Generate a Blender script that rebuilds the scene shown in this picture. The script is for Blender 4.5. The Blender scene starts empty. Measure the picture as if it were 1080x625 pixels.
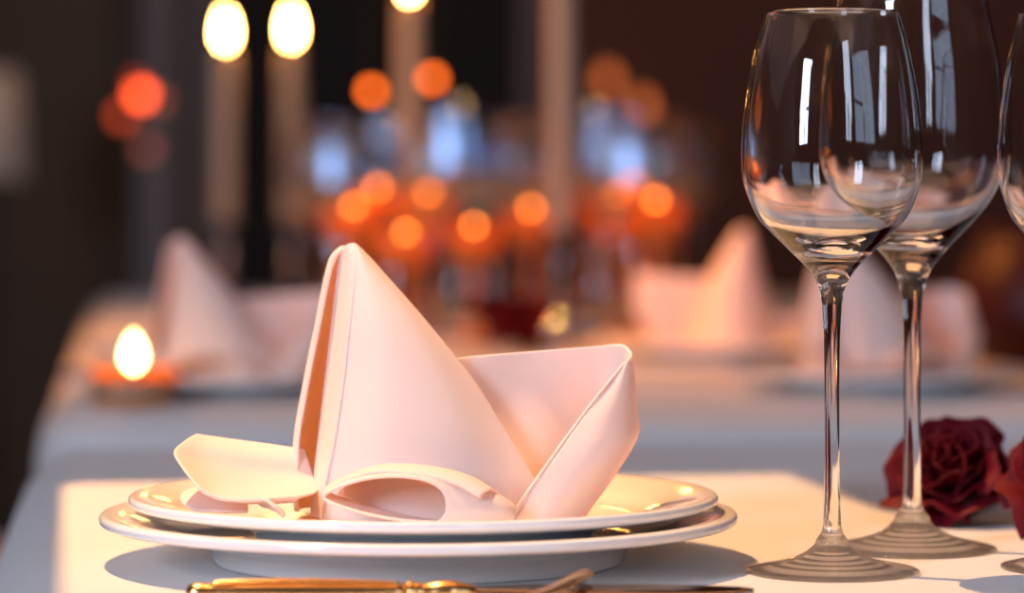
import bpy, bmesh, math, random
from mathutils import Vector, Matrix

random.seed(7)
PI = math.pi
S = bpy.context.scene
C = S.collection

# ------------------------------------------------------------------ camera
F = 3500.0            # focal length in pixels of the 1080 px wide frame
TT = 0.75             # table top height
CH = 0.165            # camera height above the table top
cd = bpy.data.cameras.new('camera')
cam = bpy.data.objects.new('camera', cd); C.objects.link(cam)
cam.location = (0, 0, TT + CH); cam.rotation_euler = (PI / 2, 0, 0)
cd.sensor_width = 36.0; cd.lens = 36.0 * F / 1080.0
cd.shift_y = -(312.5 - 190.0) / 1080.0
cd.clip_start = 0.05
cd.dof.use_dof = True; cd.dof.focus_distance = 1.395; cd.dof.aperture_fstop = 4.9
S.camera = cam

# ------------------------------------------------------------------ world, exposure
W = bpy.data.worlds.new('world'); S.world = W; W.use_nodes = True
bg = W.node_tree.nodes['Background']
bg.inputs[0].default_value = (0.5, 0.42, 0.4, 1); bg.inputs[1].default_value = 0.05
S.view_settings.view_transform = 'Standard'
try: S.view_settings.look = 'None'
except Exception: pass
S.view_settings.exposure = 0.0
S.view_settings.gamma = 1.0
S.view_settings.use_curve_mapping = False

def aim(o, target):
    o.rotation_euler = (Vector(target) - Vector(o.location)).to_track_quat('-Z', 'Y').to_euler()

def area(name, loc, target, sx, sy, power, col):
    l = bpy.data.lights.new(name, 'AREA'); l.shape = 'RECTANGLE'; l.size = sx; l.size_y = sy
    l.energy = power; l.color = col
    o = bpy.data.objects.new(name, l); C.objects.link(o); o.location = loc; aim(o, target)
    return o

def spot(name, loc, target, power, col, angle, blend=0.3, radius=0.02):
    l = bpy.data.lights.new(name, 'SPOT'); l.energy = power; l.color = col
    l.spot_size = math.radians(angle); l.spot_blend = blend; l.shadow_soft_size = radius
    o = bpy.data.objects.new(name, l); C.objects.link(o); o.location = loc; aim(o, target)
    return o

# daylight through the two tall windows of the wall behind the photographer
COOL = (0.66, 0.77, 1.0)
area('window_daylight', (-1.75, -0.74, 1.66), (-0.1, 1.45, 0.85), 0.6, 1.1, 84, COOL)
area('window_daylight', (0.75, -0.74, 1.66), (0.1, 1.45, 0.85), 0.35, 1.1, 9, COOL)
area('window_daylight', (1.75, -0.74, 1.66), (0.2, 1.45, 0.85), 1.3, 1.1, 11, (0.55, 0.72, 1.0))
# warm key and table spots, plus added warm fills
KEY = Vector((-0.32, 1.64, TT + 0.95))
KAIM = Vector((0.05, 1.42, TT))
spot('key_spotlight', KEY, KAIM, 86, (1.0, 0.53, 0.23), 74, 0.2, 0.0018)
spot('far_table_warm_spot', (-1.15, 3.2, TT + 1.5), (0.2, 3.4, TT), 170, (1.0, 0.33, 0.06), 72, 0.8, 0.05)
area('warm_overhead_fill', (0.1, 1.9, 3.05), (0.1, 1.9, 0), 1.2, 1.2, 7, (1.0, 0.42, 0.16))  # added overhead fill for warmth, no lamp there
spot('far_table_warm_spot', (-0.75, 2.35, TT + 1.5), (0.16, 3.04, TT + 0.06), 140, (1.0, 0.29, 0.05), 14, 0.6, 0.03)  # added orange spot, aimed only at the right napkin
spot('back_wall_fill', (0.9, 5.2, 2.9), (0.9, 7.2, 1.2), 60, (1.0, 0.45, 0.22), 110, 0.9, 0.1)  # added warm wash to lift the back wall, no lamp there
spot('back_wall_fill', (-1.2, 5.4, 2.9), (-1.2, 7.2, 1.2), 30, (1.0, 0.62, 0.38), 100, 0.9, 0.1)  # same added wash for the left part of the wall

# ------------------------------------------------------------------ helpers
def P(px, py, Z):
    """the point a distance Z in front of the lens that is seen at pixel px, py"""
    return Vector(((px - 540) * Z / F, Z, TT + CH - (py - 190) * Z / F))
def G(px, py):
    """the point of the table top seen at px, py"""
    return P(px, py, CH * F / (py - 190))
def T(px, Z, h=0.0):
    """a point h above the table top at depth Z in pixel column px"""
    return Vector(((px - 540) * Z / F, Z, TT + h))

def link(name, bm, m, parent=None, smooth=True):
    me = bpy.data.meshes.new(name)
    bm.normal_update()
    bm.to_mesh(me); bm.free()
    if smooth:
        for p in me.polygons: p.use_smooth = True
    o = bpy.data.objects.new(name, me); C.objects.link(o)
    for mm in (m if isinstance(m, (list, tuple)) else [m]): me.materials.append(mm)
    if parent: o.parent = parent
    return o
def tag(o, label, cat, group=None):
    o['label'] = label; o['category'] = cat
    if group: o['group'] = group
    return o
def thing(name, label, cat, loc=(0, 0, 0), rz=0.0, group=None):
    o = bpy.data.objects.new(name, None); C.objects.link(o)
    o.empty_display_size = 0.02
    o.location = loc; o.rotation_euler = (0, 0, rz)
    return tag(o, label, cat, group)
def struct(name, bm, m, smooth=False):
    o = link(name, bm, m, None, smooth); o['kind'] = 'structure'; return o
def dup(root, loc, rz=None, label=None, group=None, scale=None):
    def cp(o, par):
        c = o.copy(); C.objects.link(c)
        if par: c.parent = par
        for ch in o.children: cp(ch, c)
        return c
    r = cp(root, None)
    r.location = loc
    if rz is not None: r.rotation_euler = (0, 0, rz)
    if scale is not None: r.scale = scale
    if label: r['label'] = label
    if group: r['group'] = group
    return r

def cr(pts, n):
    """Catmull-Rom through pts, n samples per span"""
    pts = [Vector(p) for p in pts]
    out = []
    for i in range(len(pts) - 1):
        p0 = pts[i - 1] if i else pts[0] * 2 - pts[1]
        p1, p2 = pts[i], pts[i + 1]
        p3 = pts[i + 2] if i + 2 < len(pts) else pts[-1] * 2 - pts[-2]
        for k in range(n):
            t = k / n
            out.append(0.5 * ((2 * p1) + (p2 - p0) * t + (2 * p0 - 5 * p1 + 4 * p2 - p3) * t * t
                              + (3 * p1 - p0 - 3 * p2 + p3) * t ** 3))
    out.append(pts[-1].copy())
    return out
def cr_closed(pts, n):
    pts = [Vector(p) for p in pts]; m = len(pts); out = []
    for i in range(m):
        p0, p1, p2, p3 = pts[i - 1], pts[i], pts[(i + 1) % m], pts[(i + 2) % m]
        for k in range(n):
            t = k / n
            out.append(0.5 * ((2 * p1) + (p2 - p0) * t + (2 * p0 - 5 * p1 + 4 * p2 - p3) * t * t
                              + (3 * p1 - p0 - 3 * p2 + p3) * t ** 3))
    return out
def sheet(bm, rows, nu=8, nv=8, closed=False, off=Vector((0, 0, 0)), jit=None):
    """smooth cloth surface through a grid of points"""
    g = [(cr_closed if closed else cr)(r, nu) for r in rows]
    cols = len(g[0])
    full = [cr([g[i][j] for i in range(len(g))], nv) for j in range(cols)]
    nr = len(full[0])
    vs = [[bm.verts.new(full[j][i] - off + (jit(i / (nr - 1), j / (cols - 1)) if jit else Vector((0, 0, 0)))) for j in range(cols)] for i in range(nr)]
    for i in range(nr - 1):
        for j in range(cols if closed else cols - 1):
            j2 = (j + 1) % cols
            try: bm.faces.new((vs[i][j], vs[i][j2], vs[i + 1][j2], vs[i + 1][j]))
            except ValueError: pass
def lathe(bm, prof, seg=64, axis_o=Vector((0, 0, 0)), M=None):
    """revolve (r, z) points; radius 0 closes to a pole"""
    rings = []
    for r, z in prof:
        if r < 1e-6:
            ring = [bm.verts.new(axis_o + Vector((0, 0, z)))]
        else:
            ring = [bm.verts.new(axis_o + Vector((r * math.cos(2 * PI * k / seg), r * math.sin(2 * PI * k / seg), z))) for k in range(seg)]
        rings.append(ring)
    for a, b in zip(rings, rings[1:]):
        if len(a) == 1 and len(b) == 1: continue
        for k in range(seg):
            k2 = (k + 1) % seg
            if len(a) == 1: f = (a[0], b[k2], b[k])
            elif len(b) == 1: f = (a[k], a[k2], b[0])
            else: f = (a[k], a[k2], b[k2], b[k])
            bm.faces.new(f)
    if M is not None: bmesh.ops.transform(bm, matrix=M, verts=[v for r in rings for v in r])
def prof_s(pts, n=6):
    return [(max(0.0, p.x), p.y) for p in cr([(r, z, 0) for r, z in pts], n)]
def box(bm, x0, x1, y0, y1, z0, z1, bev=0.0, seg=2):
    r = bmesh.ops.create_cube(bm, size=1.0)
    vs = r['verts']
    bmesh.ops.scale(bm, vec=(x1 - x0, y1 - y0, z1 - z0), verts=vs)
    bmesh.ops.translate(bm, vec=((x0 + x1) / 2, (y0 + y1) / 2, (z0 + z1) / 2), verts=vs)
    if bev:
        es = list({e for v in vs for e in v.link_edges})
        bmesh.ops.bevel(bm, geom=es, offset=bev, segments=seg, profile=0.5, affect='EDGES')
def tube(bm, pts, radii, seg=12, sq=(1.0, 1.0), cap=True):
    pts = [Vector(p) for p in pts]
    rings = []
    up = Vector((0, 0, 1))
    for i, p in enumerate(pts):
        t = (pts[min(i + 1, len(pts) - 1)] - pts[max(i - 1, 0)]).normalized()
        a = t.cross(up)
        if a.length < 1e-4: a = t.cross(Vector((0, 1, 0)))
        a.normalize(); b = a.cross(t).normalized()
        r = radii[i] if isinstance(radii, (list, tuple)) else radii
        rings.append([bm.verts.new(p + a * (math.cos(2 * PI * k / seg) * r * sq[0]) + b * (math.sin(2 * PI * k / seg) * r * sq[1])) for k in range(seg)])
    for A, B in zip(rings, rings[1:]):
        for k in range(seg):
            bm.faces.new((A[k], A[(k + 1) % seg], B[(k + 1) % seg], B[k]))
    if cap:
        bm.faces.new(list(reversed(rings[0]))); bm.faces.new(rings[-1])
def fixn(bm): bmesh.ops.recalc_face_normals(bm, faces=bm.faces)

# ------------------------------------------------------------------ materials
def mat(name, col, rough=0.5, metal=0.0, **kw):
    m = bpy.data.materials.new(name); m.use_nodes = True
    b = m.node_tree.nodes['Principled BSDF']
    b.inputs['Base Color'].default_value = (*col, 1); b.inputs['Roughness'].default_value = rough
    b.inputs['Metallic'].default_value = metal
    for k, v in kw.items(): b.inputs[k.replace('_', ' ')].default_value = v
    return m
def nodes(m): return m.node_tree.nodes, m.node_tree.links, m.node_tree.nodes['Principled BSDF']
def add_bump(m, kind, scale, strength, dist=0.001, coord='Object'):
    n, l, b = nodes(m)
    tc = n.new('ShaderNodeTexCoord')
    t = n.new(kind)
    t.inputs['Scale'].default_value = scale
    l.new(tc.outputs[coord], t.inputs['Vector'])
    bu = n.new('ShaderNodeBump'); bu.inputs['Strength'].default_value = strength; bu.inputs['Distance'].default_value = dist
    l.new(t.outputs[1] if kind == 'ShaderNodeTexWave' else t.outputs[0], bu.inputs['Height'])
    l.new(bu.outputs[0], b.inputs['Normal'])
    return t
def add_var(m, c1, c2, scale, detail=3.0, lo=0.35, hi=0.65, stretch=None):
    n, l, b = nodes(m)
    tc = n.new('ShaderNodeTexCoord'); t = n.new('ShaderNodeTexNoise')
    t.inputs['Scale'].default_value = scale; t.inputs['Detail'].default_value = detail
    if stretch:
        mp = n.new('ShaderNodeMapping'); mp.inputs['Scale'].default_value = stretch
        l.new(tc.outputs['Object'], mp.inputs[0]); l.new(mp.outputs[0], t.inputs['Vector'])
    else: l.new(tc.outputs['Object'], t.inputs['Vector'])
    r = n.new('ShaderNodeValToRGB')
    r.color_ramp.elements[0].position = lo; r.color_ramp.elements[1].position = hi
    r.color_ramp.elements[0].color = (*c1, 1); r.color_ramp.elements[1].color = (*c2, 1)
    l.new(t.outputs[0], r.inputs[0]); l.new(r.outputs[0], b.inputs['Base Color'])

def cloth_mat(name, col, trans, tcol, rough=0.75, weave=1400):
    m = mat(name, col, rough, Sheen_Weight=0.25, Sheen_Roughness=0.4)
    n, l, b = nodes(m)
    b.inputs['Specular IOR Level'].default_value = 0.25
    add_bump(m, 'ShaderNodeTexNoise', weave, 0.12, 0.0004)
    if trans > 0:
        tr = n.new('ShaderNodeBsdfTranslucent'); tr.inputs[0].default_value = (*tcol, 1)
        mx = n.new('ShaderNodeMixShader'); mx.inputs[0].default_value = trans
        out = n['Material Output']
        l.new(b.outputs[0], mx.inputs[1]); l.new(tr.outputs[0], mx.inputs[2]); l.new(mx.outputs[0], out.inputs[0])
    return m
M_NAP = cloth_mat('napkin_cloth', (0.95, 0.88, 0.84), 0.34, (1.0, 0.62, 0.32), 0.6)
M_CLOTH = cloth_mat('table_linen', (0.63, 0.61, 0.59), 0.0, (1, 1, 1), 0.8, 900)
M_CHINA = mat('white_china', (0.86, 0.84, 0.82), 0.12, Coat_Weight=0.3, Coat_Roughness=0.05)
M_GOLD = mat('gilt_metal', (0.86, 0.50, 0.19), 0.24, 1.0)
add_bump(M_GOLD, 'ShaderNodeTexNoise', 160, 0.15, 0.0006)
M_BLADE = mat('steel_blade', (0.45, 0.36, 0.30), 0.16, 1.0)
M_SILVER = mat('dark_silver', (0.22, 0.20, 0.20), 0.22, 1.0)
M_AMBERGLASS = cloth_mat('amber_glass', (0.75, 0.34, 0.09), 0.6, (1.0, 0.46, 0.10), 0.3, 50)
M_PLATED = mat('polished_silver', (0.75, 0.75, 0.78), 0.15, 1.0)
def glass_mat(name, rough, clear=0.0):
    m = bpy.data.materials.new(name); m.use_nodes = True
    n = m.node_tree.nodes; l = m.node_tree.links
    n.remove(n['Principled BSDF'])
    g = n.new('ShaderNodeBsdfGlass'); g.distribution = 'GGX'
    g.inputs['IOR'].default_value = 1.5; g.inputs['Roughness'].default_value = rough
    l.new(g.outputs[0], n['Material Output'].inputs[0])
    if clear:                      # thin plate of glass: part of the light goes straight through
        t = n.new('ShaderNodeBsdfTransparent'); mx = n.new('ShaderNodeMixShader'); mx.inputs[0].default_value = clear
        l.new(g.outputs[0], mx.inputs[1]); l.new(t.outputs[0], mx.inputs[2]); l.new(mx.outputs[0], n['Material Output'].inputs[0])
    return m
M_GLASS = glass_mat('clear_crystal', 0.0)
M_GLASS_FOOT = glass_mat('thin_crystal', 0.0, 0.20)
M_GLASS_FAR = glass_mat('clear_glass', 0.10)
M_BLUE_GLINT = mat('glint_tinted_metal', (0.50, 0.68, 1.0), 0.10, 1.0)  # blue tint puts the daylight glint into the metal colour
M_WAX = mat('ivory_wax', (0.38, 0.32, 0.25), 0.5, Subsurface_Weight=0.3, Subsurface_Radius=(0.02, 0.01, 0.006), Subsurface_Scale=0.5)
M_WICK = mat('charred_wick', (0.03, 0.025, 0.02), 0.9)
def emit(name, col, s):
    m = bpy.data.materials.new(name); m.use_nodes = True
    b = m.node_tree.nodes['Principled BSDF']
    b.inputs['Base Color'].default_value = (*[c * 0.5 for c in col], 1)
    b.inputs['Emission Color'].default_value = (*col, 1); b.inputs['Emission Strength'].default_value = s
    return m
M_FLAME = emit('candle_flame', (1.0, 0.42, 0.10), 150)
M_AMBER = emit('amber_bulb', (1.0, 0.15, 0.012), 9)
M_AMBERD = emit('dim_amber_bulb', (1.0, 0.22, 0.05), 1.3)
M_REDB = emit('red_bulb', (1.0, 0.09, 0.02), 9)
M_REDD = emit('dim_red_bulb', (1.0, 0.10, 0.025), 1.6)
M_REDF = emit('faint_red_bulb', (1.0, 0.25, 0.14), 0.6)
M_SHADE = emit('lit_lampshade', (0.75, 0.55, 0.45), 0.12)
M_ROSE = mat('rose_petal', (0.095, 0.0003, 0.006), 0.6, Sheen_Weight=0.05, Sheen_Roughness=0.35, Specular_IOR_Level=0.2)
M_ROSE.node_tree.nodes['Principled BSDF'].inputs['Sheen Tint'].default_value = (0.9, 0.05, 0.08, 1)
M_LEAF = mat('rose_leaf', (0.03, 0.07, 0.02), 0.5)
M_WOOD = mat('dark_wood', (0.08, 0.035, 0.018), 0.4)
add_var(M_WOOD, (0.05, 0.02, 0.01), (0.11, 0.05, 0.025), 6, 4, stretch=(8, 8, 0.6))
M_FLOOR = mat('floor_wood', (0.06, 0.03, 0.017), 0.35)
add_var(M_FLOOR, (0.04, 0.02, 0.01), (0.09, 0.045, 0.02), 5, 4, stretch=(8, 0.6, 1))
M_MAROON = mat('maroon_velvet', (0.10, 0.008, 0.012), 0.8, Sheen_Weight=0.3)
M_VASE = mat('maroon_glaze', (0.045, 0.004, 0.006), 0.45, Specular_IOR_Level=0.25)
M_PALE = cloth_mat('pale_linen_cover', (0.50, 0.46, 0.42), 0.0, (1, 1, 1), 0.85)
M_WALLB = mat('brown_wall', (0.075, 0.028, 0.018), 0.85)
add_bump(M_WALLB, 'ShaderNodeTexNoise', 30, 0.1, 0.003)
M_WALLO = mat('olive_panelling', (0.07, 0.055, 0.04), 0.8)
add_bump(M_WALLO, 'ShaderNodeTexNoise', 20, 0.1, 0.003)
M_CEIL = mat('ceiling_plaster', (0.20, 0.15, 0.12), 0.9)
add_bump(M_CEIL, 'ShaderNodeTexNoise', 40, 0.1, 0.002)
M_NIGHT = mat('dark_window_glass', (0.012, 0.009, 0.008), 0.5, Specular_IOR_Level=0.1)
M_TRIM = mat('grey_painted_trim', (0.16, 0.16, 0.19), 0.6)
M_BLACK = mat('black_lacquer', (0.02, 0.02, 0.02), 0.4)
M_CURT = mat('white_frame_paint', (0.7, 0.7, 0.7), 0.6)

# ------------------------------------------------------------------ room
RX0, RX1, RY0, RY1, RH = -2.3, 2.6, -0.8, 7.2, 3.1
bm = bmesh.new(); box(bm, RX0, RX1, RY0, RY1, -0.1, 0); struct('floor', bm, M_FLOOR)
bm = bmesh.new(); box(bm, RX0, RX1, RY0, RY1, RH, RH + 0.1); struct('ceiling', bm, M_CEIL)
bm = bmesh.new(); box(bm, RX0 - 0.1, RX0, RY0, RY1, 0, RH); struct('wall_left', bm, M_WALLO)
bm = bmesh.new(); box(bm, RX1, RX1 + 0.1, RY0, RY1, 0, RH); struct('wall_right', bm, M_WALLB)
def bx_at(px, Z): return (px - 540) * Z / F
# back wall: olive panelling to the left, a grey pilaster, a dark tall window, a brown wall to the right
bm = bmesh.new()
xw0, xw1 = bx_at(205, RY1), bx_at(575, RY1)
box(bm, RX0, xw0, RY1, RY1 + 0.12, 0, RH)
for k in range(6):
    x = RX0 + 0.25 + k * 0.26
    if x + 0.2 < bx_at(145, RY1): box(bm, x, x + 0.18, RY1 - 0.02, RY1 + 0.01, 1.0, 2.4, 0.006)
box(bm, xw0, xw1, RY1, RY1 + 0.12, 0, 0.45); box(bm, xw0, xw1, RY1, RY1 + 0.12, 2.6, RH)
struct('wall_back', bm, M_WALLO)
bm = bmesh.new(); box(bm, xw1, RX1, RY1, RY1 + 0.12, 0, RH); struct('wall_back_right', bm, M_WALLB)
bm = bmesh.new(); box(bm, bx_at(150, RY1), bx_at(190, RY1), RY1 - 0.10, RY1 - 0.002, 0, RH, 0.01); struct('trim_1', bm, M_TRIM)
bm = bmesh.new()
box(bm, xw0, xw0 + 0.05, RY1 + 0.02, RY1 + 0.09, 0.45, 2.6); box(bm, xw1 - 0.05, xw1, RY1 + 0.02, RY1 + 0.09, 0.45, 2.6)
box(bm, xw0 + 0.05, xw1 - 0.05, RY1 + 0.02, RY1 + 0.09, 0.45, 0.51); box(bm, xw0 + 0.05, xw1 - 0.05, RY1 + 0.02, RY1 + 0.09, 2.54, 2.6)
wf = struct('window_4', bm, M_WOOD)
bm = bmesh.new(); box(bm, xw0 + 0.05, xw1 - 0.05, RY1 + 0.05, RY1 + 0.06, 0.51, 2.54)
link('pane', bm, M_NIGHT, wf, False)
bm = bmesh.new(); box(bm, RX0, RX1, RY1 - 0.13, RY1 - 0.101, 0, 0.12, 0.005); struct('baseboard_back', bm, M_WOOD)
# wall behind the photographer with two tall windows
bm = bmesh.new()
wins = [(-2.05, -1.45), (0.575, 0.925), (1.10, 2.40)]
xs = [RX0, -2.05, -1.45, 0.575, 0.925, 1.10, 2.40, RX1]
for i in (0, 2, 4, 6): box(bm, xs[i], xs[i + 1], RY0 - 0.1, RY0, 0, RH)
for a, b in wins:
    box(bm, a, b, RY0 - 0.1, RY0, 0, 1.1); box(bm, a, b, RY0 - 0.1, RY0, 2.2, RH)
struct('wall_front', bm, M_WALLB)
for i, (a, b) in enumerate(wins):
    bm = bmesh.new()
    for x in (a, (a + b) / 2 - 0.02, b - 0.04): box(bm, x, x + 0.04, RY0 - 0.02, RY0 + 0.03, 1.1, 2.2)
    for z in (1.1, 1.64, 2.16): box(bm, a + 0.04, b - 0.04, RY0 - 0.02, RY0 + 0.03, z, z + 0.04)
    struct('window_%d' % (i + 1), bm, M_CURT)

# ------------------------------------------------------------------ tables and cloths
def table_cloth(name, corner, ux, w, d, drop, label, seed):
    """cloth over a rectangular table; corner = back-left or front-left corner, ux = unit along width"""
    rnd = random.Random(seed)
    uy = Vector((-ux.y, ux.x, 0))
    bm = bmesh.new()
    n = 200
    # outline of the top as a rounded rectangle, then rings going down with growing folds
    def outline(r, grow, z, amp):
        pts = []
        per = 2 * (w + d)
        for k in range(n):
            s = k / n * per
            if s < w: p, nn = Vector((s, 0, 0)), Vector((0, -1, 0))
            elif s < w + d: p, nn = Vector((w, s - w, 0)), Vector((1, 0, 0))
            elif s < 2 * w + d: p, nn = Vector((w - (s - w - d), d, 0)), Vector((0, 1, 0))
            else: p, nn = Vector((0, d - (s - 2 * w - d), 0)), Vector((-1, 0, 0))
            # soften corners
            cx = min(p.x, w - p.x); cy = min(p.y, d - p.y)
            ph = s * 17 + seed
            wave = amp * (math.sin(ph) + 0.5 * math.sin(ph * 0.47 + 1.3))
            q = p + nn * (grow + wave)
            pts.append(q.x * ux + q.y * uy + Vector((0, 0, z)))
        return pts
    rings = [outline(0, -0.016, TT, 0), outline(0, -0.008, TT - 0.0006, 0), outline(0, -0.001, TT - 0.0025, 0), outline(0, 0.008, TT - 0.008, 0.0), outline(0, 0.016, TT - 0.014, 0.0),
             outline(0, 0.022, TT - 0.022, 0.0005), outline(0, 0.025, TT - 0.04, 0.001), outline(0, 0.030, TT - drop * 0.4, 0.006), outline(0, 0.036, TT - drop, 0.012)]
    vr = [[bm.verts.new(corner + p) for p in r] for r in rings]
    for A, B in zip(vr, vr[1:]):
        for k in range(n): bm.faces.new((A[k], B[k], B[(k + 1) % n], A[(k + 1) % n]))
    bm.faces.new(vr[0]); fixn(bm)
    o = link(name, bm, M_CLOTH)
    for p in o.data.polygons:
        if len(p.vertices) > 8: p.use_smooth = False
    tag(o, label, 'tablecloth')
    # the wooden table under the cloth
    t = thing('dining_table', label.replace('white tablecloth on', 'dark wooden table under the cloth of').split(',')[0], 'table', (0, 0, 0))
    b2 = bmesh.new(); c = corner + 0.03 * ux + 0.03 * uy
    def pr(b, x0, x1, y0, y1, z0, z1):
        k = len(b.verts); box(b, x0, x1, y0, y1, z0, z1, 0.004)
        b.verts.ensure_lookup_table()
        for v in b.verts[k:]: v.co = corner + v.co.x * ux + v.co.y * uy + Vector((0, 0, v.co.z))
    pr(b2, 0.015, w - 0.015, 0.015, d - 0.015, TT - 0.035, TT - 0.004); link('tabletop', b2, M_WOOD, t, False)
    for lx in (0.06, w - 0.12):
        for ly in (0.06, d - 0.12):
            b3 = bmesh.new(); pr(b3, lx, lx + 0.06, ly, ly + 0.06, 0.0, TT - 0.036); link('leg', b3, M_WOOD, t, False)
    return o, t
A1 = math.radians(6.3)
U1 = Vector((math.cos(A1), math.sin(A1), 0))
V1 = Vector((-U1.y, U1.x, 0))
c_back = Vector((-0.277, 2.05, 0))                 # back left corner of the near table
table_cloth('tablecloth', c_back - V1 * 1.05, U1, 1.35, 1.05, 0.45, 'white tablecloth on the near table, holding the plates and roses', 3)
c2 = Vector(((72 - 540) / F * 2.40, 2.40, 0))
table_cloth('tablecloth', c2, U1, 1.9, 2.35, 0.5, 'white tablecloth on the blurred long table behind', 5)

# ------------------------------------------------------------------ plates
PC = Vector(((442 - 540) / F * 1.44, 1.44, TT))
UC = Vector(((447 - 540) / F * 1.44, 1.44, TT + 0.0102))
bm = bmesh.new()
lathe(bm, prof_s([(0, .003), (.078, .003), (.0825, .0006), (.0855, 0), (.0885, .0006), (.0900, .0045), (.0940, .0090), (.105, .0125), (.125, .0155), (.1362, .0172), (.138, .0192),
                  (.1374, .0213), (.135, .0220), (.128, .0212), (.115, .0172), (.105, .0135), (.097, .0112), (.088, .0102), (.06, .0100), (0, .0100)], 4), 96)
fixn(bm)
base_plate = tag(link('dinner_plate', bm, M_CHINA), 'large white dinner plate lying under the smaller one on near table', 'plate'); base_plate.location = PC
bm = bmesh.new()
lathe(bm, prof_s([(0, .002), (.062, .002), (.0670, .0004), (.0695, 0), (.072, .0004), (.0745, .0035), (.082, .0070), (.10, .0105), (.12, .0135), (.1260, .0150), (.1276, .0169),
                  (.1271, .0188), (.125, .0195), (.118, .0184), (.105, .0147), (.096, .0108), (.088, .0092), (.06, .0087), (0, .0086)], 4), 96)
fixn(bm)
top_plate = tag(link('salad_plate', bm, M_CHINA), 'white plate carrying the sharp folded napkin, on top of a larger plate', 'plate'); top_plate.location = UC

# ------------------------------------------------------------------ the folded napkin
NO = Vector((UC.x, UC.y, TT))
bm = bmesh.new()
def fold(R, k, d=2.2, z0=.0010, z1=.0004):
    return [r[:k] + [(r[k][0] - d, r[k][1], r[k][2] + z0), (r[k][0] + d, r[k][1], r[k][2] + z1)] + r[k + 1:] for r in R]
def rows_px(R): return [[P(*p) for p in r] for r in R]
# front panel of the tall peak with the narrow strip turned to the left
R = [
 [(361, 263, 1.452), (366, 258, 1.448), (372, 256.5, 1.446), (376, 258, 1.446), (378.5, 260.5, 1.447), (380, 262, 1.449)],
 [(356, 285, 1.4555), (366, 282, 1.4445), (375, 282, 1.439), (385, 283, 1.438), (393, 283, 1.44), (400, 283, 1.445)],
 [(350, 340, 1.454), (360, 338, 1.439), (371, 337, 1.429), (400, 337, 1.424), (430, 337, 1.427), (449, 338, 1.436)],
 [(343, 400, 1.448), (353, 399, 1.432), (365, 398, 1.42), (410, 398, 1.412), (460, 398, 1.415), (499, 400, 1.428)],
 [(336, 460, 1.441), (345, 460, 1.424), (356, 460, 1.411), (410, 460, 1.402), (480, 460, 1.404), (537, 459, 1.42)],
 [(330, 512, 1.435), (337, 512, 1.418), (346, 512, 1.405), (410, 512, 1.396), (490, 512, 1.398), (568, 510, 1.413)],
 [(328, 545, 1.432), (334, 546, 1.414), (342, 548, 1.401), (410, 553, 1.392), (490, 553, 1.394), (584, 545, 1.409)],
]
sheet(bm, rows_px(fold(R, 2)), 8, 8, off=NO)
# back layer of the peak: its edge shows at the far left, its inside glows between edge and strip
R = [
 [(364, 261, 1.450), (361, 259.5, 1.453), (362, 259.5, 1.457), (368, 258.5, 1.458), (375, 259.5, 1.456), (380, 262, 1.451)],
 [(351, 279, 1.451), (347, 277, 1.456), (351, 279, 1.464), (370, 280, 1.468), (388, 281, 1.462), (400, 283.5, 1.448)],
 [(337, 345, 1.447), (333, 344, 1.453), (340, 344, 1.470), (370, 342, 1.480), (415, 340, 1.470), (449, 338.5, 1.440)],
 [(324, 410, 1.441), (320, 409, 1.448), (329, 408, 1.470), (370, 406, 1.488), (440, 403, 1.474), (499, 400.5, 1.432)],
 [(315, 465, 1.434), (311, 464, 1.442), (322, 464, 1.468), (370, 464, 1.490), (460, 462, 1.474), (537, 459.5, 1.424)],
 [(314, 515, 1.428), (310, 514, 1.437), (320, 513, 1.466), (370, 512, 1.490), (470, 510, 1.472), (566, 509, 1.417)],
 [(315, 540, 1.426), (312, 539, 1.435), (321, 536, 1.463), (370, 532, 1.488), (470, 532, 1.470), (570, 541, 1.414)],
]
sheet(bm, rows_px(R), 9, 8, off=NO)
# right wing: back panel, round the right edge, and the flap folded forwards
R = [
 [(430, 386, 1.44), (490, 376, 1.4405), (560, 370, 1.4505), (630, 364.5, 1.452), (655, 362.5, 1.446), (664, 369, 1.438), (665.5, 374, 1.431), (663, 378, 1.427), (661, 381, 1.426)],
 [(430, 410, 1.438), (490, 402, 1.4365), (560, 397, 1.4475), (630, 393, 1.454), (659, 392, 1.447), (667.5, 395, 1.435), (665, 400, 1.425), (655, 403, 1.42), (644, 404, 1.42)],
 [(430, 440, 1.436), (490, 434, 1.4335), (560, 431, 1.4415), (630, 430, 1.454), (664, 430, 1.446), (670.5, 432, 1.432), (664, 436, 1.418), (643, 437, 1.41), (618, 436, 1.409)],
 [(430, 470, 1.433), (490, 467, 1.4305), (560, 466, 1.4335), (630, 465, 1.45), (664, 461, 1.443), (672, 459, 1.429), (660, 466, 1.411), (629, 472, 1.401), (591, 474, 1.399)],
 [(430, 505, 1.431), (490, 505, 1.4275), (560, 504, 1.4245), (615, 502, 1.443), (642, 500, 1.437), (649, 498, 1.424), (635, 506, 1.404), (604, 512, 1.393), (563, 513, 1.39)],
 [(430, 530, 1.428), (490, 533, 1.4245), (560, 531, 1.4215), (600, 530, 1.435), (620, 529, 1.428), (626, 530, 1.416), (612, 536, 1.398), (582, 541, 1.386), (545, 541, 1.383)],
 [(430, 541, 1.427), (490, 541, 1.4225), (560, 541, 1.4205), (596, 541, 1.431), (612, 541, 1.423), (617, 543, 1.411), (603, 549, 1.394), (574, 553, 1.382), (538, 551, 1.38)]]
sheet(bm, rows_px(R), 7, 8, off=NO)
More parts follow.
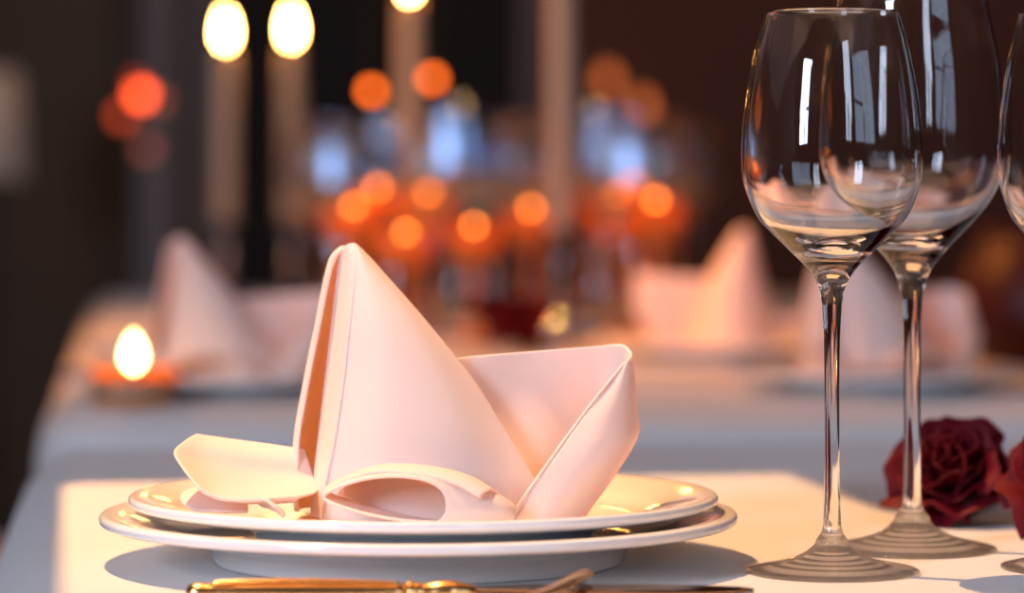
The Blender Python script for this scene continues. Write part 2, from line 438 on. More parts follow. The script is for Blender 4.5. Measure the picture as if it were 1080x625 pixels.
# inner hem of the flap's diagonal edge
R = [[(661, 381, 1.4265), (659, 381.5, 1.4255), (660, 383, 1.428), (663, 385, 1.431)],
     [(618, 436, 1.4095), (615.5, 436, 1.4085), (618, 438, 1.412), (627, 441, 1.416)],
     [(563, 513, 1.3905), (560.5, 512.5, 1.3895), (563, 514, 1.394), (572, 518, 1.400)],
     [(538, 551, 1.3805), (535.5, 550, 1.3795), (538, 551, 1.384), (547, 553, 1.390)]]
sheet(bm, rows_px(R), 5, 8, off=NO)
# the rolled fold in front: a flattened cone of cloth that opens to the left front
mouth = [(341, 524, 1.372), (368, 537, 1.364), (408, 546, 1.360), (446, 550, 1.359), (464, 547, 1.359), (470, 534, 1.360), (464, 516, 1.362), (444, 506, 1.364), (408, 503, 1.366), (372, 509, 1.369)]
mid_ = [(342, 519, 1.380), (372, 536, 1.374), (416, 547, 1.366), (462, 551, 1.362), (492, 549, 1.361), (503, 536, 1.362), (496, 518, 1.366), (464, 500, 1.371), (418, 495, 1.376), (374, 501, 1.379)]
mid2 = [(344, 516, 1.390), (378, 534, 1.385), (428, 547, 1.376), (482, 551, 1.368), (520, 549, 1.365), (531, 537, 1.367), (522, 522, 1.371), (484, 501, 1.379), (428, 493, 1.385), (378, 499, 1.389)]
end_ = [(346, 518, 1.398), (386, 532, 1.396), (440, 546, 1.386), (500, 551, 1.375), (537, 549, 1.370), (544, 540, 1.372), (536, 528, 1.376), (494, 508, 1.384), (436, 498, 1.392), (384, 502, 1.397)]
sheet(bm, rows_px([mouth, mid_, mid2, end_]), 6, 6, closed=True, off=NO)
# second layer lying over the roll, ending in a soft notch
R = [[(352, 512, 1.374), (392, 499, 1.371), (440, 501, 1.367), (478, 510, 1.364), (506, 525, 1.361)],
     [(352, 508, 1.382), (396, 493.5, 1.378), (446, 494, 1.373), (486, 503, 1.369), (512, 519, 1.364)],
     [(354, 508, 1.394), (400, 491, 1.391), (452, 492, 1.385), (494, 502, 1.378), (520, 517, 1.370)],
     [(358, 512, 1.402), (402, 494, 1.402), (456, 496, 1.396), (502, 508, 1.386), (530, 524, 1.376)]]
sheet(bm, rows_px(R), 8, 6, off=NO)
# the flap reaching out to the left
R = [[(207, 457.5, 1.425), (226, 460.5, 1.430), (256, 464.5, 1.434), (290, 469, 1.438), (322, 474, 1.440)],
     [(194, 465, 1.412), (218, 471, 1.418), (254, 478, 1.424), (290, 483, 1.430), (326, 487, 1.436)],
     [(183, 476, 1.398), (212, 487, 1.408), (252, 497, 1.416), (292, 502, 1.424), (332, 504, 1.432)],
     [(190, 490, 1.389), (217, 504, 1.398), (254, 514, 1.404), (294, 516, 1.412), (336, 514, 1.424)],
     [(201, 505, 1.381), (224, 517, 1.386), (258, 522, 1.390), (294, 522, 1.396), (332, 520, 1.408)],
     [(211, 517, 1.376), (232, 525, 1.375), (258, 527, 1.375), (286, 526, 1.378), (318, 524, 1.388)],
     [(222, 522, 1.380), (238, 528, 1.380), (258, 530, 1.381), (282, 530, 1.384), (310, 529, 1.392)]]
sheet(bm, rows_px(R), 7, 6, off=NO)
# the little curled lip below it and the layer lying on the plate at the left
R = [[(262, 526, 1.381), (272, 525.5, 1.377), (281, 527, 1.373), (288, 533, 1.370)],
     [(266, 527.5, 1.383), (277, 528, 1.379), (288, 531, 1.375), (297, 538, 1.371)],
     [(270, 529, 1.386), (282, 531, 1.382), (293, 536, 1.378), (301, 543, 1.374)],
     [(276, 533, 1.390), (286, 536, 1.386), (294, 541, 1.382), (298, 546, 1.378)]]
sheet(bm, rows_px(R), 5, 5, off=NO)
R = [[(192, 520, 1.420), (206, 514, 1.424), (230, 512, 1.428), (262, 514, 1.432)],
     [(190, 527, 1.406), (208, 521, 1.409), (232, 521, 1.413), (264, 522, 1.416)],
     [(198, 535, 1.394), (214, 531, 1.396), (236, 531, 1.398), (262, 531, 1.402)],
     [(210, 540, 1.386), (222, 539, 1.386), (240, 540, 1.386), (262, 540, 1.390)]]
sheet(bm, rows_px(R), 6, 6, off=NO)
napkin = link('folded_napkin', bm, M_NAP)
def cloth_mods(o, t=0.0013):
    s = o.modifiers.new('thick', 'SOLIDIFY'); s.thickness = t; s.offset = 0
    s.use_rim = True
    b = o.modifiers.new('soft', 'SUBSURF'); b.levels = 1; b.render_levels = 1
cloth_mods(napkin)
napkin.location = NO
tag(napkin, 'sharp peach folded cloth napkin with tall peak on the front plate', 'napkin')

# ------------------------------------------------------------------ wine glasses
def make_glass(outer_bowl, inner_bowl, stem_p, foot_p, name, label, mt, seg=72, group=None, n=6):
    t = thing(name, label, 'wine glass', (0, 0, 0), 0, group)
    for nm, pr in (('bowl', outer_bowl + inner_bowl), ('stem', stem_p), ('foot', foot_p)):
        bm = bmesh.new()
        lathe(bm, prof_s(pr, n), seg)
        fixn_out(bm, nm)
        link(nm, bm, M_GLASS_FOOT if nm == 'foot' and mt is M_GLASS else mt, t)
    return t
def fixn_out(bm, nm):
    # profile runs from the stem up the outside and down the inside (bowl), or bottom to top (stem), or bottom centre to stem (foot)
    bm.normal_update()
    # all three profiles are traced with the glass on the left hand: check one face far from the axis
    best = max(bm.faces, key=lambda f: math.hypot(*f.calc_center_median().xy) if nm != 'bowl' else -f.calc_center_median().z)
    c = best.calc_center_median(); n = best.normal
    out = n.x * c.x + n.y * c.y
    if nm == 'foot': out = n.z if False else out
    if out < 0: bmesh.ops.reverse_faces(bm, faces=bm.faces)
white_bowl_o = [(.0042, .1131), (.0058, .1203), (.0100, .1275), (.0176, .1351), (.0255, .1430), (.0311, .1490), (.0355, .1582), (.0377, .1674), (.0380, .1810), (.0364, .1981), (.0328, .2177), (.0282, .2346)]
white_bowl_i = [(.0279, .2353), (.0274, .2346), (.0319, .2177), (.0355, .1981), (.0371, .1810), (.0367, .1674), (.0343, .1585), (.0297, .1500), (.0238, .1445), (.0170, .1404), (.0090, .1378), (.0, .1370)]
white_stem = [(.0037, .0220), (.0034, .0330), (.0032, .0500), (.0032, .0812), (.0035, .1000), (.0042, .1131)]
white_foot = [(0, .0098), (.0040, .0090), (.0070, .0083), (.0085, .0070), (.0105, .0068), (.0125, .0052), (.0150, .0049), (.0170, .0037), (.0200, .0034), (.0225, .0022), (.0260, .0020), (.0290, .0010), (.0335, .0002), (.0358, 0), (.0366, .0008), (.0358, .0018), (.0300, .0030), (.0200, .0050), (.0125, .0080), (.0078, .0115), (.0066, .0140), (.0048, .0165), (.0040, .0190), (.0037, .0220)]
white_glass = make_glass(white_bowl_o, white_bowl_i, white_stem, white_foot, 'wine_glass', 'slender clear wine glass standing in front, its whole rim in view', M_GLASS)
white_glass.location = T(877.5, 1.397)
red_bowl_o = [(.0046, .1120), (.0060, .1190), (.0090, .1260), (.0165, .1354), (.0285, .1480), (.0365, .1587), (.0405, .1700), (.0413, .1830), (.0395, .2136), (.0347, .2380), (.0334, .2453), (.0292, .2640)]
red_bowl_i = [(.0288, .2647), (.0283, .2640), (.0324, .2453), (.0337, .2380), (.0385, .2136), (.0403, .1830), (.0394, .1705), (.0352, .1595), (.0272, .1497), (.0170, .1415), (.0090, .1385), (.0, .1375)]
red_stem = [(.0040, .0240), (.0038, .0350), (.0037, .0500), (.0038, .0812), (.0040, .1000), (.0046, .1120)]
red_foot = [(0, .0105), (.0040, .0097), (.0072, .0090), (.0088, .0077), (.0108, .0075), (.0130, .0059), (.0155, .0056), (.0175, .0042), (.0205, .0039), (.0232, .0026), (.0265, .0024), (.0295, .0012), (.0345, .0002), (.0368, 0), (.0377, .0008), (.0368, .0018), (.0310, .0032), (.0210, .0055), (.0135, .0085), (.0088, .0125), (.0074, .0155), (.0054, .0180), (.0044, .0210), (.0040, .0240)]
red_glass = make_glass(red_bowl_o, red_bowl_i, red_stem, red_foot, 'wine_glass', 'larger clear wine glass standing behind the slender one, rim cut by the frame', M_GLASS)
red_glass.location = T(962, 1.482)
g3 = dup(white_glass, T(1134, 1.41), 0, 'clear wine glass mostly cut off by the right edge of the frame', None, (0.86, 0.86, 1.0))

# ------------------------------------------------------------------ roses
def make_rose(name, label, loc, R, tilt, seed):
    rnd = random.Random(seed)
    t = thing(name, label, 'rose', loc)
    bm = bmesh.new()
    MM = Matrix.Rotation(tilt[2], 4, 'Z') @ Matrix.Rotation(tilt[0], 4, 'X') @ Matrix.Rotation(tilt[1], 4, 'Y')
    H = R * 1.7
    npet = 34
    for i in range(npet):
        f = i / (npet - 1)
        a = i * 2.39996 + rnd.uniform(-.3, .3)
        r0 = R * (0.08 + 0.60 * f); op = 0.05 + 0.80 * f ** 1.5
        hgt = H * (1.0 - 0.30 * f * f) * rnd.uniform(0.88, 1.06)
        wid = 1.7 - 0.85 * f
        ph = rnd.uniform(0, 6.28); lean = rnd.uniform(-.12, .12)
        rows = []
        for v in (0.0, 0.25, 0.5, 0.7, 0.85, 0.95, 1.0):
            row = []
            rad = r0 * (0.30 + 0.85 * math.sin(min(1.0, v * 1.2) * PI * 0.5)) + op * R * 0.40 * v ** 3.0
            c_ = max(0, v - 0.70) / 0.30
            w = wid * (0.40 + 0.80 * math.sin(PI * (0.10 + 0.60 * v)))
            for u in (-1, -0.7, -0.35, 0, 0.35, 0.7, 1):
                ang = a + u * w * 0.60 + lean * v
                ruff = (0.07 * math.sin(5 * u + ph) + 0.08 * abs(u) + rnd.uniform(-.02, .02)) * R * v * v
                curl = op * R * (0.20 + 0.16 * abs(u)) * c_ ** 1.5
                dz = -0.16 * hgt * abs(u) ** 2.4 * v - curl * 0.9 + 0.02 * hgt * math.sin(4 * u + ph * 2) * v
                rr = rad + curl + ruff
                row.append(MM @ Vector((math.cos(ang) * rr, math.sin(ang) * rr, v * hgt + dz)))
            rows.append(row)
        sheet(bm, rows, 4, 4)
    b = link('bloom', bm, M_ROSE, t)
    s = b.modifiers.new('thick', 'SOLIDIFY'); s.thickness = 0.0005; s.offset = 0
    bm = bmesh.new()
    for k in range(5):
        a = k * 2 * PI / 5
        rows = []
        for v in (0, .4, .8, 1):
            w = 0.22 * R * math.sin(PI * (0.15 + 0.8 * v)) + 0.0002
            c = Vector((math.cos(a) * R * (0.15 + 0.5 * v), math.sin(a) * R * (0.15 + 0.5 * v), -R * 0.1 + R * 0.25 * v * v))
            d = Vector((-math.sin(a), math.cos(a), 0))
            rows.append([MM @ (c - d * w), MM @ c, MM @ (c + d * w)])
        sheet(bm, rows, 3, 3)
    link('calyx', bm, M_LEAF, t)
    bm = bmesh.new()
    d = MM @ Vector((0, 0, -1))
    p = MM @ Vector((0, 0, 0)); pts = [p]
    for k in range(1, 7):
        q = p + d * (0.016 * k); q.z = max(q.z, -loc[2] + TT + 0.0035); pts.append(q)
    tube(bm, pts, 0.0022, 8); fixn(bm); link('stem', bm, M_LEAF, t)
    return t
make_rose('rose', 'dark red rose lying on the near table behind the larger glass', T(1018, 1.585, 0.011) + Vector((0, 0.02, 0)), 0.0245, (0.80, -0.30, 0.0), 1)
make_rose('rose', 'dark red rose cut off by the right edge of the frame', T(1158, 1.515, 0.014) + Vector((0, 0.02, 0)), 0.0275, (0.75, -0.2, -0.2), 5)
make_rose('rose', 'blurred dark red rose on the long table, left of the dark candlestick', T(524, 3.25, 0.008), 0.028, (0.4, 0.2, 0.3), 8)
make_rose('rose', 'blurred dark red rose next to another in front of the dark candlestick', T(560, 3.12, 0.008), 0.029, (0.3, -0.2, -0.3), 9)

# ------------------------------------------------------------------ cutlery
def make_knife(loc, rz):
    t = thing('table_knife', 'gilt table knife lying in front of the plates', 'knife', loc, rz)
    # handle along +x from 0 to 0.094
    bm = bmesh.new()
    xs = [0, .0008, .003, .006, .009, .013, .022, .045, .070, .082, .086]
    rs = [.001, .0032, .0045, .0048, .0042, .0046, .0052, .0056, .0050, .0044, .0040]
    tube(bm, [(x, 0, .0046) for x in xs], rs, 20, (1.15, 0.80)); fixn(bm)
    h = link('handle', bm, M_GOLD, t)
    bm = bmesh.new()
    for y in (-0.003, 0.003):
        tube(bm, cr([(.010, y, .0080), (.022, y * 1.1, .0086), (.045, y * 1.2, .0089), (.070, y * 1.05, .0084), (.083, y * .9, .0078)], 6), 0.0006, 6)
    fixn(bm); link('handle_rib', bm, M_GOLD, h)
    bm = bmesh.new()
    xs = [.0855, .0868, .0880, .0890, .0902, .0914, .0930, .0970, .1020, .1060, .1100, .1130]
    rs = [.0040, .0052, .0052, .0042, .0048, .0042, .0038, .0048, .0056, .0050, .0036, .0028]
    tube(bm, [(x, 0, .0046) for x in xs], rs, 20, (1.1, 0.85)); fixn(bm)
    link('collar', bm, M_GOLD, t)
    bm = bmesh.new()
    top = cr([(.111, .0024, .0056), (.125, .0050, .0060), (.150, .0075, .0060), (.190, .0085, .0056), (.214, .0075, .0050), (.222, .0045, .0046)], 5)
    bot = cr([(.111, -.0024, .0040), (.125, -.0040, .0030), (.150, -.0060, .0022), (.190, -.0070, .0016), (.214, -.0010, .0020), (.222, .0040, .0030)], 5)
    rows = []
    for a, b in zip(top, bot):
        m = (a + b) / 2
        rows.append([a + Vector((0, 0, .0006)), m + Vector((0, 0, .0008)), b, m - Vector((0, 0, .0008)), a - Vector((0, 0, .0006))])
    vs = [[bm.verts.new(p) for p in r] for r in rows]
    for A, B in zip(vs, vs[1:]):
        for k in range(5): bm.faces.new((A[k], A[(k + 1) % 5], B[(k + 1) % 5], B[k]))
    bm.faces.new(vs[0]); bm.faces.new(list(reversed(vs[-1]))); fixn(bm)
    link('blade', bm, M_BLADE, t)
    return t
make_knife(T(196, 1.294), 0.010)
t = thing('dessert_spoon', 'gilt dessert spoon whose handle end points at the plates', 'spoon', T(619, 1.310), math.radians(-105))
bm = bmesh.new()
tube(bm, [(0, 0, .0098), (.001, 0, .0098), (.004, 0, .0098), (.03, 0, .0096), (.06, 0, .0098), (.09, 0, .0105), (.115, 0, .006)],
     [.0010, .0028, .0032, .0030, .0026, .0022, .0026], 14, (1.1, .75)); fixn(bm)
link('handle', bm, M_GOLD, t)
bm = bmesh.new()
rows = []
for v in (-1, -.8, -.4, 0, .4, .8, 1):
    w = math.sqrt(max(0.0, 1 - v * v)) * 0.018 + 0.0003
    rows.append([Vector((.140 + .027 * v, w * u, .0018 + .0075 * ((w / .018 * u) ** 2 * 0.6 + v * v * 0.45))) for u in (-1, -.6, -.2, .2, .6, 1)])
sheet(bm, rows, 3, 3)
o = link('bowl', bm, M_GOLD, t); s = o.modifiers.new('thick', 'SOLIDIFY'); s.thickness = .0012; s.offset = 1

# ------------------------------------------------------------------ settings on the long table
def far_setting(px, Z, rz, lab, sc=1.0):
    loc = T(px, Z)
    p2 = dup(top_plate, loc, 0, 'blurred white plate under the ' + lab, 'plates on the long table', (sc, sc, sc))
    dup(napkin, loc + Vector((0, 0, -.0100 * sc)), rz, 'blurred ' + lab, 'folded napkins on the long table', (sc, sc, sc))
far_setting(232, 2.56, 0.05, 'napkin at the left end of the long table', 0.95)
far_setting(758, 3.08, PI - 0.5, 'orange lit napkin right of the candlesticks', 0.95)
far_setting(925, 2.60, 0.6, 'pinkish napkin seen between the glass stems', 0.95)
# dark vase at the right end
vz = thing('vase', 'blurred dark maroon round vase at the right edge, on the long table', 'vase', T(1103, 2.95))
bm = bmesh.new(); lathe(bm, prof_s([(0, 0), (.045, 0), (.062, .008), (.080, .035), (.082, .055), (.074, .085), (.060, .108), (.056, .116), (.060, .124), (.056, .124), (.052, .116), (.056, .106), (.070, .083), (.076, .055), (.060, .014), (0, .010)], 4), 56); fixn(bm)
link('body', bm, M_VASE, vz)
# candlesticks with taper candles
def make_candlestick(hs):
    t = thing('candlestick', 'x', 'candlestick')
    bm = bmesh.new()
    lathe(bm, prof_s([(0, 0), (.040, 0), (.042, .003), (.040, .006), (.030, .010), (.016, .016), (.010, .024)], 4), 40); fixn(bm)
    link('base', bm, M_BLUE_GLINT, t)  # base tinted blue to colour its glint like daylight
    bm = bmesh.new()
    lathe(bm, prof_s([(.010, .024), (.012, .030), (.009, .036), (.0085, hs * .4), (.012, hs * .5), (.013, hs * .55), (.0085, hs * .65), (.0085, hs * .85), (.012, hs * .9)], 4), 32)
    link('stem', bm, M_SILVER, t)
    bm = bmesh.new()
    lathe(bm, prof_s([(.012, hs * .9), (.021, hs * .93), (.022, hs * .95), (.0175, hs * .97), (.0175, hs), (.0150, hs), (.0148, hs - .004), (0, hs - .004)], 3), 32)
    link('cup', bm, M_SILVER, t)
    return t
def make_candle(L, r):
    t = thing('taper_candle', 'x', 'candle')
    bm = bmesh.new()
    lathe(bm, prof_s([(0, 0), (r, 0), (r, .01), (r * .98, L * .5), (r * .93, L - .012), (r * .8, L - .003), (r * .5, L - .002), (0, L - .004)], 4), 32); fixn(bm)
    link('wax', bm, M_WAX, t)
    bm = bmesh.new(); tube(bm, [(0, 0, L - .004), (.0004, 0, L + .004), (.001, 0, L + .008)], .0008, 6); fixn(bm); link('wick', bm, M_WICK, t)
    bm = bmesh.new(); lathe(bm, prof_s([(0, L + .004), (.0050, L + .010), (.0072, L + .018), (.0055, L + .030), (.002, L + .042), (0, L + .048)], 4), 20); fixn(bm)
    link('flame', bm, M_FLAME, t)
    return t
HS = 0.115
st0 = make_candlestick(HS)
def z_at(py, Z): return CH - (py - 190) * Z / F
specs = [(238, 4.25, 33, 'leftmost candle'), (307, 4.25, 30, 'second candle from the left'), (432, 3.85, -19, 'third candle from the left'), (592, 3.5, -60, 'rightmost candle, its flame above the frame')]
TAKEN = []
def free_z(px, Z, rad):
    """nudge a thing along its line of sight until it stands clear of the others"""
    for k in range(120):
        for zz in (Z + 0.012 * k, Z - 0.012 * k):
            p = T(px, zz)
            if 3.28 < zz < 4.66 and all(max(abs(p.x - q.x), abs(p.y - q.y)) > rad + qr + 0.002 for q, qr in TAKEN):
                TAKEN.append((p, rad)); return zz
    TAKEN.append((T(px, Z), rad)); return Z
for px, Z, fy, nm in specs: TAKEN.append((T(px, Z), .043))
for i, (px, Z, fy, nm) in enumerate(specs):
    o = st0 if i == 0 else dup(st0, (0, 0, 0))
    o.location = T(px, Z)
    tag(o, ['blurred dark candlestick under the leftmost candle', 'blurred dark candlestick under the second candle from the left', 'blurred dark candlestick under the third candle from the left',
            'blurred dark candlestick with a foot tinted blue for its glint under the rightmost candle'][i], 'candlestick', 'candlesticks on the long table')
    zf = z_at(fy, Z) - 0.022
    L = zf - (HS - .004)
    c = make_candle(L, 0.0135)
    c.location = T(px, Z, HS - .0038)
    tag(c, ['leftmost blurred taper candle with a white glowing flame', 'blurred taper candle with a glowing flame, second from the left', 'blurred taper candle, third from the left, flame at the top edge',
            'pale blurred taper candle, rightmost of the four'][i], 'candle', 'taper candles on the long table')

# tealights added between the glasses to stand for their orange glints
def make_glint_votive():
    t = thing('tealight', 'blurred lit tealight in a footed amber glass cup, added for the orange glints among the wine glasses', 'tealight', (0, 0, 0), 0, 'added tealights on the long table')
    bm = bmesh.new(); lathe(bm, prof_s([(0, 0), (.026, 0), (.027, .002), (.012, .006), (.005, .012), (.0045, .070), (.012, .078), (.024, .090), (.026, .112), (.0248, .112), (.022, .092), (.010, .083), (0, .082)], 3), 28); fixn(bm)
    link('cup', bm, M_AMBERGLASS, t)
    bm = bmesh.new(); lathe(bm, prof_s([(0, .0835), (.008, .0835), (.018, .0905), (.018, .100), (0, .100)], 3), 24); fixn(bm); link('wax', bm, M_WAX, t)
    bm = bmesh.new(); lathe(bm, prof_s([(0, .104), (.0036, .107), (.0050, .111), (.0034, .116), (0, .120)], 3), 14); fixn(bm); link('flame', bm, emit('added_glint_flame', (1.0, 0.24, 0.03), 18), t)
    return t
v0 = make_glint_votive()
vl = [(373, 222, 3.5), (398, 203, 3.75), (428, 249, 3.35), (500, 242, 3.42), (560, 224, 3.62), (652, 226, 3.52), (674, 206, 3.6), (692, 216, 3.48), (340, 214, 4.4), (452, 214, 3.62), (535, 208, 4.5), (584, 216, 4.3), (620, 206, 4.4), (710, 206, 4.5)]
for i, (px, py, Z) in enumerate(vl):
    o = v0 if i == 0 else dup(v0, (0, 0, 0))
    Z = free_z(px, Z, .028)
    o.location = T(px, Z); o.scale = (1, 1, z_at(py, Z) / .112)
# low tealight added for the bright glint beside the napkin
lt = thing('tealight', 'lone lit tealight added for a bright glint before the napkin at the left end of the long table', 'tealight')
bm = bmesh.new(); lathe(bm, prof_s([(0, 0), (.019, 0), (.020, .001), (.020, .016), (.0193, .016), (.0190, .002), (0, .002)], 3), 28); fixn(bm); link('cup', bm, M_AMBERGLASS, lt)
bm = bmesh.new(); lathe(bm, prof_s([(0, .0022), (.0187, .0022), (.0187, .013), (0, .013)], 2), 24); fixn(bm); link('wax', bm, M_WAX, lt)
bm = bmesh.new(); lathe(bm, prof_s([(0, .016), (.0035, .019), (.0048, .023), (.003, .029), (0, .034)], 4), 14); fixn(bm); link('flame', bm, emit('added_low_glint_flame', (1.0, 0.50, 0.16), 40), lt)
lt.location = T(141, 2.44); lt.scale = (1.55, 1.55, 1.55)

# goblets added as reflectors to give the blue daylight glints of the glasses
gob = thing('glint_goblet', 'blurred metal goblet, added and tinted blue for a daylight glint among the wine glasses', 'goblet', (0, 0, 0), 0, 'added glint goblets on the long table')
bm = bmesh.new()
lathe(bm, prof_s([(0, .024), (.0065, .026), (.0055, .050), (.008, .075), (.0055, .100), (.007, .135)], 4), 32); link('stem', bm, M_PLATED, gob)
bm = bmesh.new(); lathe(bm, prof_s([(0, 0), (.036, 0), (.037, .002), (.025, .007), (.010, .016), (.0065, .026)], 4), 40); fixn(bm); link('foot', bm, M_PLATED, gob)
bm = bmesh.new(); lathe(bm, prof_s([(.007, .135), (.030, .137), (.045, .145), (.0490, .160), (.0489, .175), (.0478, .195), (.0461, .212), (.0440, .228), (.0422, .240)], 4), 48); fixn(bm)
link('bowl', bm, M_BLUE_GLINT, gob)
bm = bmesh.new(); lathe(bm, prof_s([(.0418, .240), (.0430, .228), (.0451, .212), (.0468, .195), (.0479, .175), (.0478, .162), (.040, .150), (0, .147)], 4), 48)
link('bowl_inside', bm, M_BLACK, gob)  # blackened so no warm glint shows inside the bowl
for i, (px, Z, sc) in enumerate([(357, 4.2, .95), (411, 4.25, 1.05), (481, 3.9, 1.08), (516, 4.15, .92), (629, 3.98, 1.06), (671, 3.82, .95)]):
    o = gob if i == 0 else dup(gob, (0, 0, 0))
    o.location = T(px, free_z(px, Z, .0535 * sc)); o.scale = (sc, sc, sc)

# glasses crowding the middle of the long table
far = make_glass(white_bowl_o, white_bowl_i, white_stem, white_foot, 'wine_glass', 'blurred clear wine glass in the crowd in the middle of the long table', M_GLASS_FAR, 32, 'blurred wine glasses on the long table', 3)
gl = [(334, 3.9), (388, 3.78), (352, 4.5), (455, 3.7), (468, 4.2), (545, 4.25), (545, 3.7), (572, 3.85), (640, 4.18), (646, 3.5), (700, 3.75), (730, 4.3)]
for i, (px, Z) in enumerate(gl):
    o = far if i == 0 else dup(far, (0, 0, 0))
    o.location = T(px, free_z(px, Z, .039))

# ------------------------------------------------------------------ chairs
def make_chair(name, label, m, loc, rz, H=0.98):
    t = thing(name, label, 'chair', loc, rz)
    bm = bmesh.new(); box(bm, -.22, .22, -.22, .22, .40, .47, .02, 3); link('seat', bm, m, t)
    bm = bmesh.new()
    rows = []
    for v in (0, .3, .6, .85, .97, 1.0):
        z = .50 + v * (H - .50); w = .21 - (.0 if v < .8 else .03 * (v - .8) / .2)
        rows.append([Vector((u * w, .205 + .06 * v + .02 * (1 - u * u), z + (0.02 * (1 - u * u) if v > .9 else 0))) for u in (-1, -.5, 0, .5, 1)])
    sheet(bm, rows, 4, 4)
    o = link('backrest', bm, m, t); s = o.modifiers.new('thick', 'SOLIDIFY'); s.thickness = .05; s.offset = 0
    b = o.modifiers.new('soft', 'SUBSURF'); b.levels = 1; b.render_levels = 1
    for sx in (-.19, .19):
        for sy in (-.19, .19):
            bm = bmesh.new(); box(bm, sx - .018, sx + .018, sy - .018, sy + .018, 0, .405 if sy < 0 else .405, .004); link('leg', bm, M_WOOD, t, False)
        bm = bmesh.new(); box(bm, sx - .015, sx + .015, .195, .225, .42, .56, .004); link('back_post', bm, M_WOOD, t, False)
    return t
make_chair('dining_chair', 'pale covered chair standing left of the long table', M_PALE, (-0.78, 3.9, 0), PI / 2 + 0.05, 0.82)

# ------------------------------------------------------------------ lamps on the back wall
def wall_lamp(px, py, m, label, r=0.017, z=RY1):
    x = (px - 540) * z / F; h = TT + CH - (py - 190) * z / F
    t = thing('wall_lamp', label, 'wall lamp', (x, z, h))
    bm = bmesh.new(); box(bm, -.02, .02, -.012, -.0005, -.05, .05, .004); link('wall_plate', bm, M_BLACK, t)
    bm = bmesh.new(); tube(bm, cr([(0, -.01, -.02), (0, -.05, -.035), (0, -.075, -.02)], 5), .005, 8); fixn(bm); link('arm', bm, M_BLACK, t)
    bm = bmesh.new(); lathe(bm, prof_s([(0, -.018), (r * .8, -.012), (r, 0), (r * .8, r * .9), (r * .3, r * 1.7), (0, r * 1.8)], 4), 20, Vector((0, -.075, 0))); fixn(bm)
    link('bulb', bm, m, t)
    return t
for px, py, m, lab in ((640, 88, M_AMBERD, 'dim amber wall lamp, upper of two right of the rightmost candle'), (676, 115, M_AMBERD, 'dim amber wall lamp, lower of two right of the rightmost candle')):
    wall_lamp(px, py, m, lab, z=RY1)
# amber lamps hanging in front of the dark window
def pendant(px, py, Z, m, label, r=0.0075):
    x = (px - 540) * Z / F; h = TT + CH - (py - 190) * Z / F
    t = thing('pendant_lamp', label, 'pendant lamp', (x, Z, h))
    bm = bmesh.new(); lathe(bm, prof_s([(0, -r), (r * .75, -r * .65), (r, 0), (r * .75, r * .65), (r * .35, r)], 4), 20); fixn(bm); link('bulb', bm, m, t)
    bm = bmesh.new(); lathe(bm, [(r * .5, r * .9), (r * .5, r * 2.2), (r * .25, r * 2.6), (0, r * 2.6)], 16); fixn(bm); link('socket', bm, M_BLACK, t)
    bm = bmesh.new(); tube(bm, [(0, 0, r * 2.5), (0, 0, RH - h)], .002, 6); fixn(bm); link('cord', bm, M_BLACK, t)
    return t
pendant(392, 96, 4.35, M_AMBER, 'small amber pendant lamp just left of the third candle')
pendant(456, 83, 4.35, M_AMBER, 'small amber pendant lamp just right of the third candle')
for px, py, Z, m, lab in ((147, 88, 6.30, M_REDD, 'red pendant lamp, topmost of the cluster before the grey pilaster'), (129, 122, 6.15, M_REDD, 'red pendant lamp, leftmost of the cluster before the grey pilaster'),
                    (166, 106, 6.45, M_REDF, 'red pendant lamp, rightmost of the cluster before the grey pilaster'), (149, 100, 6.0, M_REDB, 'bright red pendant lamp in the middle of the cluster before the grey pilaster'),
                    (155, 157, 6.6, M_REDF, 'faint red pendant lamp, lowest of the cluster before the grey pilaster')):
    pendant(px, py, Z, m, lab, .014)
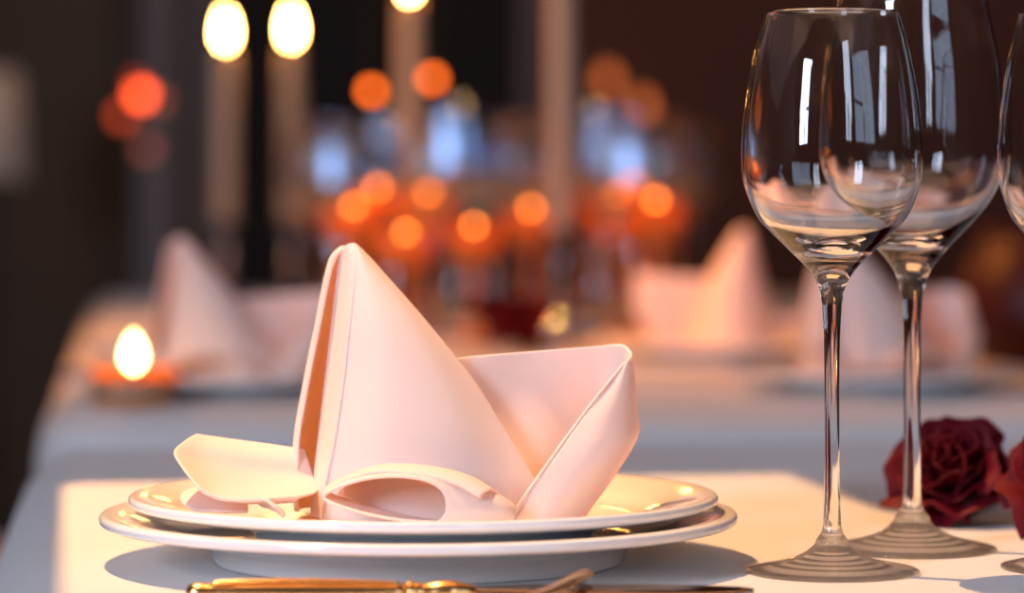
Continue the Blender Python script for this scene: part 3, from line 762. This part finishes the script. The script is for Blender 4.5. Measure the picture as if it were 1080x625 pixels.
# floor lamp at the left edge of the frame
t = thing('floor_lamp', 'blurred pale floor lamp at the left edge of the frame', 'floor lamp', (bx_at(-8, 6.3), 6.3, 0))
bm = bmesh.new(); lathe(bm, prof_s([(0, 0), (.13, 0), (.13, .015), (.02, .03), (0, .03)], 3), 32); fixn(bm); link('base', bm, M_BLACK, t)
bm = bmesh.new(); tube(bm, [(0, 0, .03), (0, 0, .96)], .01, 12); fixn(bm); link('pole', bm, M_BLACK, t)
bm = bmesh.new(); lathe(bm, [(.060, .92), (.050, 1.12)], 32); o = link('lamp_shade', bm, M_SHADE, t); s = o.modifiers.new('thick', 'SOLIDIFY'); s.thickness = .002

# ------------------------------------------------------------------ unseen spotlight hood, added to cut the key light to its patch
ax = (KAIM - KEY).normalized()
quad = [Vector((x, y, TT)) for x, y in ((-0.247, 1.81), (0.155, 1.87), (0.185, 1.66), (0.235, 1.58), (0.60, 1.47), (0.60, 0.9), (-0.125, 0.9))]
fx = thing('light_patch_hood', 'unseen black spotlight hood added over the near table, opening shaped to cut the light patch', 'spotlight', KEY)
bm = bmesh.new()
inner = []; outer = []
pl = 0.24
for q in quad:
    d = q - KEY; k = pl / d.dot(ax); inner.append(d * k)
NQ = len(quad); cen = sum(inner, Vector()) / NQ
outer = [cen + (p - cen) * 1.7 for p in inner]
back = [cen + (p - cen) * 1.0 - ax * 0.30 for p in outer]
vi = [bm.verts.new(p) for p in inner]; vo = [bm.verts.new(p) for p in outer]
for k in range(NQ):
    bm.faces.new((vi[k], vi[(k + 1) % NQ], vo[(k + 1) % NQ], vo[k]))
o = link('shutter_frame', bm, M_BLACK, fx, False); s = o.modifiers.new('thick', 'SOLIDIFY'); s.thickness = .002
bm = bmesh.new(); vo = [bm.verts.new(p) for p in outer]; vb = [bm.verts.new(p) for p in back]
for k in range(NQ): bm.faces.new((vo[k], vo[(k + 1) % NQ], vb[(k + 1) % NQ], vb[k]))
bm.faces.new(vb); fixn(bm)
o = link('housing', bm, M_BLACK, fx, False)
bm = bmesh.new(); c0 = cen - ax * 0.30; tube(bm, [c0, Vector((c0.x, c0.y, RH - KEY.z))], .012, 10); fixn(bm); link('hanger', bm, M_BLACK, fx)
